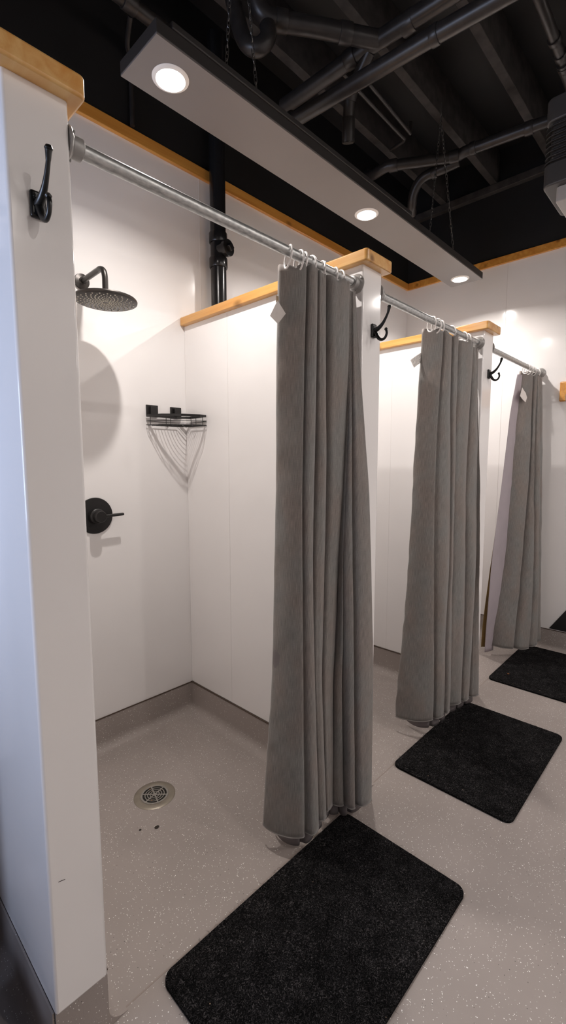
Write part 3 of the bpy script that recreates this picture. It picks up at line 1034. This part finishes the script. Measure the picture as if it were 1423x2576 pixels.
K2 = thing('shower_curtain', LAB % 'far divider, with a printed label', 'shower curtain', (0, 0, 0), 'grey shower curtains')
rx2 = (1.912, 1.953, 1.988, 2.098, 2.235, 2.277)
o, hp = cloth('curtain_cloth', C2, DEPTH2, 1.868, 0.072, FABRIC, K2, rx2, seed=2)
hem(K2, hp)
lin2 = [(1.787, 1.951, 1.0), (1.583, 1.956, 1.015), (1.226, 1.966, 1.03), (0.85, 1.974, 1.045), (0.458, 1.970, 1.06), (0.154, 1.975, 1.07), (0.02, 1.99, 1.07)]
o, hp = cloth('liner', C2, DEPTH2, 1.862, 0.024, LINER, K2, rx2, amp=0.78, dy=0.018, dx=0.004, seed=6, wrinkle=0.5, left=lin2)
o['label'] = 'smooth grey inner liner showing below the hem'
for k, x in enumerate(rx2):
    obj('curtain_ring', ring_mesh(x, (-0.35, -0.2, -0.3, -0.15, -0.25, -0.3)[k]), WHITEP, K2)
label_tag(K2, [(1.833, 1.0, 1.725), (1.925, 0.995, 1.772), (1.938, 0.995, 1.735), (1.866, 1.0, 1.698)], print_rows=8)

K3 = thing('shower_curtain', LAB % 'end wall, lilac-grey liner showing', 'shower curtain', (0, 0, 0), 'grey shower curtains')
rx3 = (3.198, 3.238, 3.278, 3.321, 3.415)
o, hp = cloth('curtain_cloth', C3, DEPTH3, 1.868, 0.068, FABRIC, K3, rx3, seed=3, wrinkle=1.4)
hem(K3, hp)


def strip(name, left, right, z_top, z_bot, mat, parent, bulge=0.0):
    bm = bmesh.new()
    NZ, NX = 60, 14
    vv = []
    for i in range(NZ + 1):
        z = z_top + (z_bot - z_top) * i / NZ
        a, b = smooth_at(left, z), smooth_at(right, z)
        row = []
        for j in range(NX + 1):
            f = j / NX
            p = a.lerp(b, f) + Vector((-0.62, -0.75, 0)) * (bulge * math.sin(PI * f) + 0.003 * noise.noise(Vector((f * 3, z * 6, 3.3))))
            row.append(bm.verts.new((p.x, p.y, z)))
        vv.append(row)
    for i in range(NZ):
        for j in range(NX):
            bm.faces.new((vv[i][j], vv[i][j + 1], vv[i + 1][j + 1], vv[i + 1][j]))
    o = obj(name, bm, mat, parent, angle=180)
    md = o.modifiers.new('thickness', 'SOLIDIFY'); md.thickness = 0.0012; md.offset = 0
    return o


lin3 = [(1.84, 3.160, 0.980), (1.795, 3.150, 0.985), (1.699, 3.140, 1.004), (1.226, 3.105, 1.023), (0.695, 3.035, 1.042), (0.289, 3.050, 1.061), (0.085, 3.088, 1.08)]
mid3 = [(c[0], c[1] + 0.02, c[2] - 0.008) for c in C3[0]]
o = strip('liner', lin3, mid3, 1.842, 0.030, LINERV, K3, 0.006)
o['label'] = 'smooth lilac-grey liner turned to the stall side'
yel = [(1.80, 3.20, 1.01), (1.2, 3.17, 1.045), (0.676, 3.10, 1.066), (0.281, 3.060, 1.088), (0.073, 3.10, 1.11)]
yel_r = [(1.80, 3.22, 0.995), (1.2, 3.19, 1.03), (0.676, 3.13, 1.05), (0.281, 3.085, 1.066), (0.073, 3.125, 1.085)]
o = strip('liner_edge', yel, yel_r, 1.10, 0.055, LINERY, K3, 0.0)
o['label'] = 'yellowed strip at the edge of the liner'
for k, x in enumerate(rx3):
    obj('curtain_ring', ring_mesh(x, (-0.3, -0.2, -0.3, -0.15, -0.25)[k]), WHITEP, K3)
label_tag(K3, [(3.168, 0.955, 1.760), (3.262, 0.948, 1.722), (3.215, 0.945, 1.672), (3.135, 0.955, 1.705)])


# navy curtain in the entry corner, left of the nearest divider; the glossy panel mirrors it
C0 = [[(1.85, 0.17, 1.30), (0.05, 0.175, 1.30)], [(1.85, 0.12, 1.27), (0.05, 0.12, 1.26)], [(1.85, 0.09, 1.34), (0.05, 0.08, 1.34)],
      [(1.85, 0.12, 1.44), (0.05, 0.11, 1.44)], [(1.85, 0.16, 1.52), (0.05, 0.16, 1.56)]]
K0 = tag(thing('shower_curtain', 'navy curtain in the entry corner, seen only as a blue reflection in the divider', 'shower curtain', (0, 0, 0)), None)
cloth('curtain_cloth', C0, [(0.2, 0.02), (0.3, 0.02), (0.3, 0.02), (0.3, 0)], 1.868, 0.05, NAVY, K0, (), seed=9)
bm = bmesh.new(); tube(bm, [(XA0 - 0.001, 1.29, 1.888), (0.17, 1.285, 1.888), (0.12, 1.31, 1.888), (0.11, 1.40, 1.888), (0.13, YB - 0.001, 1.888)], 0.011, 16)
tag(obj('curtain_track', bm, GALV), 'curved steel track holding the navy curtain', 'curtain rod')

t = thing('shade_bag', 'unseen navy duffel bag, added to shade the coved base of the entry corner', 'bag', (0.02, 1.055, 0))  # added out of view to keep daylight off the nearest divider's base
bm = bmesh.new()
prof = []
for k in range(25):
    f = -1 + 2 * k / 24
    prof.append((0.125 * max(0.0, 1 - abs(f) ** 6) ** 0.5 * (1 + 0.03 * math.sin(9 * f)), 0.195 * f))
prof[0] = (0, -0.195); prof[-1] = (0, 0.195)
lathe(bm, prof, (0.03, 0, 0.118), (0.12, 1, 0), 36)
for v in bm.verts:
    v.co.z = max(0.0, v.co.z * 0.94)
    v.co += Vector((1, 1, 0)) * 0.004 * noise.noise(v.co * 16)
obj('bag_body', bm, NAVY, t)
for y in (-0.09, 0.09):
    bm = bmesh.new()
    tube(bm, smooth_path([(-0.06, y, 0.20), (-0.03, y, 0.27), (0.03, y, 0.31), (0.09, y, 0.27), (0.12, y, 0.20)], 6), 0.009, 10)
    obj('handle', bm, NAVY, t)

# ------------------------------------------------------------------ coat hooks
def hook(x, label):
    t = thing('coat_hook', label, 'coat hook', (x, YF, 1.745), 'black double coat hooks on the divider ends')
    bm = bmesh.new(); box(bm, -0.0135, 0.0135, -0.0085, 0.001, -0.0225, 0.0235)
    obj('back_plate', bm, HOOKM, t, bevel=0.004)
    bm = bmesh.new()
    up = smooth_path([(0, -0.004, 0.000), (0, -0.022, 0.006), (0, -0.038, 0.018), (0, -0.050, 0.034), (0, -0.059, 0.051), (0, -0.063, 0.066)], 7)
    n = len(up)
    tube(bm, up, [0.0095 - 0.0055 * math.sin(min(1, i / (n - 8)) * PI / 2) if i < n - 7 else 0.0042 + 0.0018 * (i - n + 8) / 7 for i in range(n)], 12)
    lathe(bm, [(0, -0.006), (0.005, -0.004), (0.0072, 0.0), (0.005, 0.0045), (0, 0.0062)], (0, -0.0635, 0.069), (0, -0.2, 1), 14)
    obj('upper_prong', bm, HOOKM, t)
    bm = bmesh.new()
    lo = smooth_path([(0, -0.004, 0.004), (0, -0.014, -0.012), (0, -0.025, -0.028), (0, -0.038, -0.034), (0, -0.050, -0.029), (0, -0.056, -0.015), (0, -0.053, -0.004)], 7)
    n = len(lo)
    tube(bm, lo, [0.0088 - 0.0045 * math.sin(min(1, i / (n * 0.7)) * PI / 2) for i in range(n)], 12)
    lathe(bm, [(0, -0.0055), (0.004, -0.004), (0.006, 0), (0.004, 0.004), (0, 0.0055)], (0, -0.0525, -0.002), (0, 0.2, 1), 12)
    obj('lower_hook', bm, HOOKM, t)
    for z in (0.013, -0.014):
        bm = bmesh.new()
        lathe(bm, [(0, 0), (0.0032, 0), (0.0028, 0.0016), (0, 0.002)], (0.0065 if z < 0 else -0.0065, -0.0085, z), (0, -1, 0), 10)
        obj('screw', bm, HOOKM, t)
    return t


hook(0.332, 'black double coat hook on the nearest divider, at the left edge of the photo')
hook(1.418, 'black double coat hook on the end of the middle divider')
hook(2.500, 'black double coat hook on the end of the far divider')

# ------------------------------------------------------------------ shower fittings of the first stall
t = thing('rain_shower', 'round gunmetal rain shower head on a bent arm in the first stall', 'shower head', (0.853, 1.735, 1.897))
bm = bmesh.new()
lathe(bm, [(0, -0.0035), (0.108, -0.0035), (0.1135, -0.001), (0.1145, 0.004), (0.112, 0.0085), (0.05, 0.014), (0.02, 0.018), (0.016, 0.030), (0, 0.030)], n=72)
obj('spray_plate', bm, HEADM, t)
bm = bmesh.new()
rows = ((0.014, 12), (0.021, 12), (0.029, 18), (0.037, 18), (0.046, 24), (0.055, 24), (0.065, 24), (0.076, 24), (0.088, 24), (0.100, 24))
for k, (r, n) in enumerate(rows):
    for j in range(n):
        a = 2 * PI * (j + 0.5 * (k % 2)) / n
        lathe(bm, [(0.0028, -0.003), (0.0022, -0.0058), (0, -0.006)], (r * math.cos(a), r * math.sin(a), 0), (0, 0, 1), 6)
obj('nozzles', bm, NOZ, t)['label'] = 'rings of pale rubber nozzles'
bm = bmesh.new()
tube(bm, smooth_path([(0.006, YB - 1.735 - 0.004, 0.128), (0.003, 0.14, 0.127), (0.0, 0.06, 0.126), (-0.002, 0.030, 0.124), (-0.001, 0.008, 0.112), (0, 0.0, 0.088), (0, 0, 0.05), (0, 0, 0.022)], 8), 0.0108, 18)
obj('shower_arm', bm, HEADM, t)
bm = bmesh.new()
lathe(bm, [(0, 0), (0.030, 0), (0.031, 0.004), (0.029, 0.013), (0.015, 0.016), (0.012, 0.02), (0, 0.02)], (0.006, YB - 1.735, 0.128), (0, -1, 0), 36)
obj('wall_flange', bm, HEADM, t)

t = thing('shower_valve', 'black round shower valve with a lever handle below the shower head', 'shower valve', (0.873, YB, 1.065))
bm = bmesh.new()
lathe(bm, [(0, 0), (0.0775, 0), (0.0785, 0.003), (0.0765, 0.007), (0.03, 0.009), (0, 0.009)], (0, 0, 0), (0, -1, 0), 64)
for dx, dz in ((0.03, 0.045), (-0.03, -0.045)):
    lathe(bm, [(0, 0.008), (0.003, 0.008), (0.0028, 0.0095), (0, 0.01)], (dx, 0, dz), (0, -1, 0), 10)
obj('escutcheon', bm, CADDY, t)
bm = bmesh.new()
lathe(bm, [(0, 0.008), (0.033, 0.008), (0.0335, 0.010), (0.032, 0.030), (0.029, 0.033), (0.024, 0.034), (0.024, 0.062), (0.022, 0.065), (0, 0.065)], (0, 0, 0), (0, -1, 0), 40)
obj('hub', bm, CADDY, t)
bm = bmesh.new(); tube(bm, [(0.0, -0.052, 0.0), (0.03, -0.052, 0.001), (0.102, -0.052, 0.003), (0.106, -0.052, 0.003)], [0.0068, 0.0068, 0.0062, 0.005], 16)
obj('lever', bm, CADDY, t)

# corner wire caddy
t = thing('corner_caddy', 'black wire corner basket on two stick-on pads in the first stall', 'shower caddy', (XB0, YB, 1.49))
bm = bmesh.new()
ring = [(-0.224, -0.010), (-0.060, -0.010), (-0.030, -0.040), (-0.010, -0.052), (-0.010, -0.178), (-0.050, -0.186), (-0.130, -0.150), (-0.190, -0.090), (-0.222, -0.030)]


def band(bm, ring, z0, z1, th):
    n = len(ring)
    c = Vector((sum(p[0] for p in ring) / n, sum(p[1] for p in ring) / n))
    inn = []
    for i in range(n):
        a, b, d = Vector(ring[i - 1]), Vector(ring[i]), Vector(ring[(i + 1) % n])
        e1 = (b - a).normalized(); e2 = (d - b).normalized()
        n1 = Vector((-e1.y, e1.x)); n2 = Vector((-e2.y, e2.x))
        m = (n1 + n2).normalized()
        m = m / max(0.5, m.dot(n1))
        if (c - b).dot(m) < 0:
            m = -m
        inn.append(b + m * th)
    o0 = [bm.verts.new((p[0], p[1], z0)) for p in ring]; o1 = [bm.verts.new((p[0], p[1], z1)) for p in ring]
    i0 = [bm.verts.new((p[0], p[1], z0)) for p in inn]; i1 = [bm.verts.new((p[0], p[1], z1)) for p in inn]
    for p, q in ((o0, o1), (o1, i1), (i1, i0), (i0, o0)):
        for i in range(n):
            bm.faces.new((p[i], p[(i + 1) % n], q[(i + 1) % n], q[i]))


band(bm, ring, 0.014, 0.024, 0.009)
obj('top_rail', bm, CADDY, t, smooth=False)
bm = bmesh.new()
tube(bm, [(*p, -0.006) for p in ring], 0.0016, 6, closed=True)
obj('middle_wire', bm, CADDY, t)
bm = bmesh.new()
tube(bm, [(*p, -0.024) for p in ring], 0.0018, 6, closed=True)


def in_poly(x, y):
    c = False
    n = len(ring)
    for i in range(n):
        x1, y1 = ring[i]; x2, y2 = ring[i - 1]
        if (y1 > y) != (y2 > y) and x < (x2 - x1) * (y - y1) / (y2 - y1) + x1:
            c = not c
    return c


# floor wires curving round the corner
for k in range(12):
    f = (k + 1.3) / 13.2
    pts = []
    for q in range(61):
        a = PI / 2 * q / 60
        pts.append((-0.011 - 0.216 * f * math.cos(a) ** 0.8, -0.011 - 0.180 * f * math.sin(a) ** 0.8))
    # keep what lies inside the basket
    run = []
    for p in pts:
        if in_poly(*p):
            run.append((p[0], p[1], -0.0245))
        elif len(run) > 2:
            break
        else:
            run = []
    if len(run) > 2:
        tube(bm, run, 0.0014, 6)
tube(bm, [(-0.02, -0.03, -0.026), (-0.125, -0.148, -0.026)], 0.0016, 6)
obj('wire_floor', bm, CADDY, t)
for p in ((-0.165, -0.119), (-0.09, -0.170), (-0.035, -0.184), (-0.218, -0.035), (-0.012, -0.10), (-0.12, -0.011)):
    bm = bmesh.new()
    tube(bm, [(p[0], p[1], 0.016), (p[0], p[1], -0.024), (p[0] + (0.018 if p[0] < -0.03 else -0.012), p[1] + 0.012, -0.027)], 0.0014, 6)
    obj('upright', bm, CADDY, t)
for x in (1.1635 - XB0, 1.292 - XB0):
    bm = bmesh.new()
    box(bm, x - 0.0305, x + 0.0305, -0.006, 0.0005, 0.020, 0.069)
    p = obj('adhesive_pad', bm, CADDY, t, bevel=0.002)
    bm = bmesh.new(); box(bm, x - 0.015, x + 0.016, -0.020, -0.005, 0.024, 0.062)
    obj('clip', bm, CADDY, p, bevel=0.002)

# floor drain
t = thing('floor_drain', 'round nickel floor drain with a slotted grate in the first stall', 'floor drain', (0.868, 1.522, 0))
bm = bmesh.new()
lathe(bm, [(0.0525, -0.012), (0.0525, 0.0030), (0.056, 0.0042), (0.074, 0.0034), (0.0785, 0.0005), (0.0785, -0.001)], n=72)
obj('outer_ring', bm, NICKEL, t)
bm = bmesh.new(); lathe(bm, [(0, 0.0007), (0.0525, 0.0007), (0.0525, -0.001), (0, -0.001)], n=48)
obj('sump', bm, DARKPIT, t)['label'] = 'dark hole under the grate'
bm = bmesh.new()
for r0, r1 in ((0.0455, 0.0525), (0.0345, 0.0378), (0.0250, 0.0283), (0.0155, 0.0188), (0.0, 0.0085)):
    if r0 == 0:
        lathe(bm, [(0, 0.0016), (r1, 0.0016), (r1, 0.0038), (0, 0.0042)], n=32)
    else:
        lathe(bm, [(r0, 0.0016), (r1, 0.0016), (r1, 0.0037), (r0, 0.0037), (r0, 0.0016)], n=64)
for k in range(6):
    a = 2 * PI * k / 6 + 0.25
    c, s = math.cos(a), math.sin(a)
    vs = []
    for z in (0.0016, 0.0036):
        for r, ww in ((0.006, -0.0026), (0.0495, -0.0026), (0.0495, 0.0026), (0.006, 0.0026)):
            vs.append(bm.verts.new((r * c - ww * s, r * s + ww * c, z)))
    for q in ((3, 2, 1, 0), (4, 5, 6, 7), (0, 1, 5, 4), (1, 2, 6, 5), (2, 3, 7, 6), (3, 0, 4, 7)):
        bm.faces.new([vs[i] for i in q])
obj('grate', bm, GRATE, t)
rg = random.Random(3)
for k in range(5):
    bm = bmesh.new()
    a = rg.uniform(0, 6.28); r = rg.uniform(0.01, 0.042)
    lathe(bm, [(0, 0.0006), (0.0032, 0.0008), (0.0028, 0.0014), (0, 0.0015)], (r * math.cos(a), r * math.sin(a), 0), (rg.uniform(-.1, .1), 0, 1), 7)
    obj('grit', bm, RUST, t)['label'] = 'rusty bit caught under the grate'

# bits of dirt below the drain
for (x, y), s, lab in (((0.741, 1.405), 0.0042, 'tiny black speck of dirt on the floor below the drain'), ((0.787, 1.373), 0.0078, 'small dark crumb of dirt on the floor below the drain')):
    bm = bmesh.new()
    bmesh.ops.create_icosphere(bm, subdivisions=2, radius=s)
    for v in bm.verts:
        v.co *= 0.8 + 0.5 * noise.noise(v.co * 300)
        v.co.z = v.co.z * 0.35 + s * 0.28
        v.co.x *= 1.25
    tag(obj('dirt_crumb', bm, DIRT, loc=(x, y, 0.0)), lab, 'dirt')


# ------------------------------------------------------------------ mats
def floor_mat(x0, x1, y0, y1, rz, label, seed):
    bm = bmesh.new()
    hx, hy = (x1 - x0) / 2, (y1 - y0) / 2
    prism(bm, rounded_rect(-hx, hx, -hy, hy, 0.032, 8), 0.001, 0.009)
    # fuzzy fibres standing up along the surface and edge
    rg = random.Random(seed)
    for k in range(900):
        x, y = rg.uniform(-hx + 0.015, hx - 0.015), rg.uniform(-hy + 0.015, hy - 0.015)
        if k % 4 == 0:
            if rg.random() < hx / (hx + hy):
                y = rg.choice((-hy, hy)) * 0.998; x = rg.uniform(-hx + .04, hx - .04)
            else:
                x = rg.choice((-hx, hx)) * 0.998; y = rg.uniform(-hy + .04, hy - .04)
        a = rg.uniform(0, 6.28); L = rg.uniform(0.006, 0.016)
        p0 = Vector((x, y, 0.0085)); p1 = p0 + Vector((L * math.cos(a) * 0.5, L * math.sin(a) * 0.5, rg.uniform(0.0008, 0.003)))
        b2 = a + rg.uniform(-1, 1)
        p2 = p1 + Vector((L * math.cos(b2) * 0.5, L * math.sin(b2) * 0.5, rg.uniform(-0.002, 0.0015)))
        tube(bm, (p0, p1, p2), 0.00022, 3, caps=False)
    o = obj('floor_mat', bm, MATM, angle=50, loc=((x0 + x1) / 2, (y0 + y1) / 2, 0))
    o.rotation_euler.z = rz
    return tag(o, label, 'floor mat', 'black felt mats in front of the stalls')


floor_mat(0.530, 1.300, 0.474, 0.931, -0.004, 'large black felt mat in front of the first stall, nearest the camera', 1)
floor_mat(1.662, 2.400, 0.462, 0.940, -0.002, 'black felt mat in front of the second stall, the middle one', 2)
floor_mat(2.765, 3.478, 0.485, 0.945, 0.006, 'black felt mat in front of the third stall, against the far wall', 3)

# rusty leaf bit on the third mat
bm = bmesh.new()
bmesh.ops.create_icosphere(bm, subdivisions=2, radius=0.007)
for v in bm.verts:
    v.co *= 0.8 + 0.5 * noise.noise(v.co * 220)
    v.co.z = v.co.z * 0.3 + 0.0015
tag(obj('leaf_bit', bm, RUST, loc=(2.90, 0.868, 0.0095)), 'small rusty leaf fragment on the black mat of the third stall', 'leaf')

# ------------------------------------------------------------------ far end wall fittings
t = thing('coat_rail', 'varnished pine coat rail on the far end wall, cut by the photo edge', 'coat rail', (XE, 0.822, 1.755))
bm = bmesh.new(); box(bm, -0.020, 0.0, -0.62, 0.0, -0.065, 0.062)
o = obj('rail_board', bm, WOODX, t, bevel=0.007)
for y in (-0.055, -0.31, -0.56):
    bm = bmesh.new()
    tube(bm, smooth_path([(-0.018, y, -0.02), (-0.045, y, -0.045), (-0.060, y, -0.075), (-0.075, y, -0.06), (-0.078, y, -0.03)], 6), 0.005, 10)
    tube(bm, smooth_path([(-0.018, y, -0.01), (-0.050, y, 0.01), (-0.075, y, 0.04)], 6), 0.0045, 10)
    obj('hook', bm, GALV, t)
bm = bmesh.new()
pts = [(0.802, 0.155), (0.700, 0.315), (0.25, 0.315), (0.25, 0.155)]
a = [bm.verts.new((XE - 0.004, y, z)) for y, z in pts]; b = [bm.verts.new((XE - 0.001, y, z)) for y, z in pts]
bm.faces.new(a); bm.faces.new(b[::-1])
for i in range(4):
    bm.faces.new((a[i], a[(i + 1) % 4], b[(i + 1) % 4], b[i]))
for v in bm.verts:
    v.co -= Vector((XE, 0.5, 0.155))
tag(obj('kick_plate', bm, CADDY, loc=(XE, 0.5, 0.155)), 'black kick plate with a slanted end low on the far end wall', 'kick plate')
